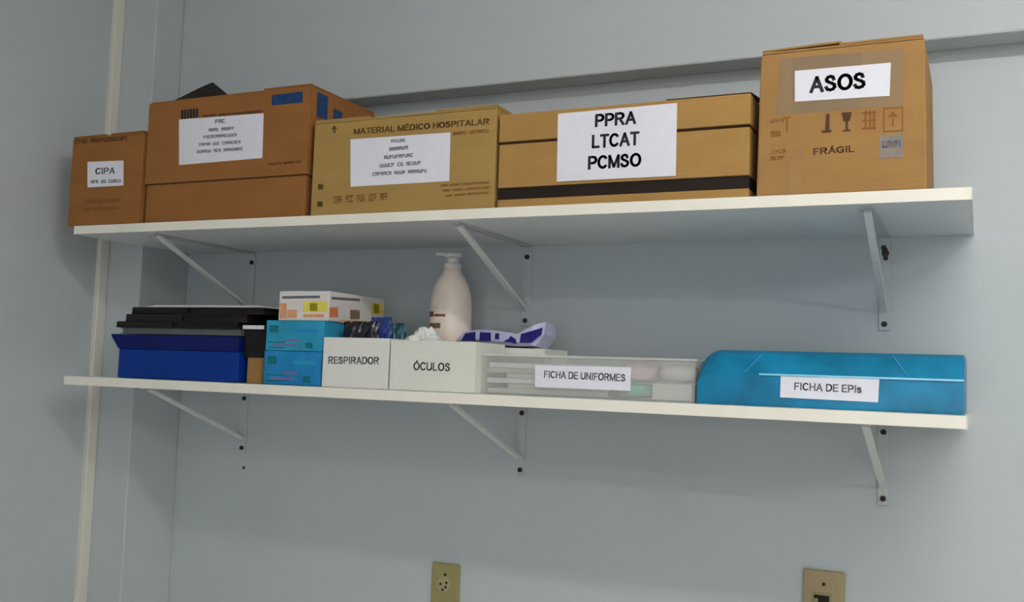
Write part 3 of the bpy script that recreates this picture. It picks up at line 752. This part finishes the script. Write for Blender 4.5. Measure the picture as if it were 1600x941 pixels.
# pale strip painting the highlight along the front bend, and the flap creases
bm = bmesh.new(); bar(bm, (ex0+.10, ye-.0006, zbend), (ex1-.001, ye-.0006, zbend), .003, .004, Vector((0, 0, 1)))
obj('lip_highlight', bm, 'epi_highlight', t)
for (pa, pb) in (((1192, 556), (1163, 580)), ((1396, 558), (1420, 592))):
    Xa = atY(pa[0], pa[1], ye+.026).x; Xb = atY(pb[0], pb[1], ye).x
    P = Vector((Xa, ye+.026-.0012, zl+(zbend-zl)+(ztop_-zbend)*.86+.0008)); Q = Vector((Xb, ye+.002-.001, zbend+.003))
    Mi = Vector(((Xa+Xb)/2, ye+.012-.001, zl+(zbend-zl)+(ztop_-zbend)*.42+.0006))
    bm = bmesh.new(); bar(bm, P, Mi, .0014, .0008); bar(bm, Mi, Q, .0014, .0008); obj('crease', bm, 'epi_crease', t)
lb_ = obj('label', sheet(((1220, 588), (1374, 592), (1372, 629), (1219, 621)), ye-.0008), 'paper', t)
lettering('lettering', 'FICHA DE EPIs', (1241, 609), (1346, 614), 11, ye-.0014, 'ink_soft', lb_)
tag(obj('paper_stack', box((ex0+.05, ye+.012, zl+.003), (ex1-.03, yeb-.02, zl+(zbend-zl)*.7), .001), 'epi_in'), 'stack of papers inside the blue translucent box', 'paper')

# ------------------------------------------------------------------ wall outlets
def plate(pxl, pxr, ytop, mt, label):
    A, B = atY(pxl, ytop, 0), atY(pxr, ytop+1, 0)
    x0, x1, z1 = A.x, B.x, A.z
    hgt = .118
    t = thing('wall_outlet', label, 'outlet', ((x0+x1)/2, 0, z1-hgt), 'wall outlets below the shelves')
    obj('plate', box((x0, -.008, z1-hgt), (x1, -.0004, z1), .003), mt, t)
    return t, (x0+x1)/2, x1-x0, z1
t, cx, w_, z1 = plate(678, 721, 877, 'beige', 'narrow olive beige outlet plate with round socket, below the shelves')
sz = atY(697, 913, 0).z
s = obj('socket_face', disc(bmesh.new(), (cx-.002, -.0085, sz), .017, .003, 'Y', 28), 'beige2', t)
for dx, dz in ((-.0075, .001), (.0065, .005), (-.002, -.010), (.005, -.004)): obj('pin_hole', disc(bmesh.new(), (cx-.002+dx, -.0101, sz+dz), .0028, .0012, 'Y', 12), 'hole', s)
obj('screw', disc(bmesh.new(), (cx, -.0086, sz+.021), .003, .0018, 'Y', 12), 'screw', t)
obj('screw', disc(bmesh.new(), (cx, -.0086, sz-.045), .003, .0018, 'Y', 12), 'screw', t)
t, cx, w_, z1 = plate(1256, 1321, 887, 'beige2', 'wide tan outlet plate with square black jack, below the shelves')
obj('screw', disc(bmesh.new(), (cx, -.0086, atY(1288, 912, 0).z), .0032, .0018, 'Y', 12), 'screw', t)
jz = atY(1287, 929, 0).z
j = obj('jack_frame', box((cx-.018, -.0105, jz-.030), (cx+.014, -.0082, jz+.004), .001), 'beige', t)
bm = bmesh.new(); bx(bm, (cx-.009, -.0112, jz-.026), (cx+.010, -.0104, jz)); bx(bm, (cx-.016, -.0112, jz-.006), (cx-.009, -.0104, jz))
obj('jack_opening', bm, 'hole', j)

# ------------------------------------------------------------------ ceiling battens (the lamps that light the place, the last an added fill)
for i, (loc, ln, rad) in enumerate(LAMPS):
    t = thing('ceiling_light', ('white fluorescent batten on the ceiling in front of the shelves', 'white fluorescent batten on the ceiling by the right wall', 'added fill batten on the ceiling by the front wall')[i], 'lamp', (loc[0], loc[1], CEIL), 'fluorescent battens')
    obj('housing', box((loc[0]-ln/2, loc[1]-.04, loc[2]+.03), (loc[0]+ln/2, loc[1]+.04, CEIL-.0005), .004), 'lampbody', t)
    em = bpy.data.materials.new('lamp_tube'); em.use_nodes = True
    eb = em.node_tree.nodes['Principled BSDF']; eb.inputs['Emission Color'].default_value = (1, .98, .95, 1); eb.inputs['Emission Strength'].default_value = rad
    for s in (-1, 1):
        bm = bmesh.new(); disc(bm, (loc[0], loc[1]+s*.028, loc[2]), .013, ln-.06, 'X', 10); obj('tube', bm, em, t)
        for e in (-1, 1): obj('lamp_holder', box((loc[0]+e*(ln/2-.028)-.010, loc[1]+s*.028-.014, loc[2]-.016), (loc[0]+e*(ln/2-.028)+.010, loc[1]+s*.028+.014, loc[2]+.030), .002), 'lampbody', t)

# single-mesh things get their origin at their own base
for o in list(C.objects):
    if o.type == 'MESH' and o.parent is None and 'category' in o:
        bb = [Vector(c) for c in o.bound_box]
        piv = Vector((sum(c.x for c in bb)/8, sum(c.y for c in bb)/8, min(c.z for c in bb)))
        o.data.transform(Matrix.Translation(-piv)); o.location = Vector(o.location)+piv
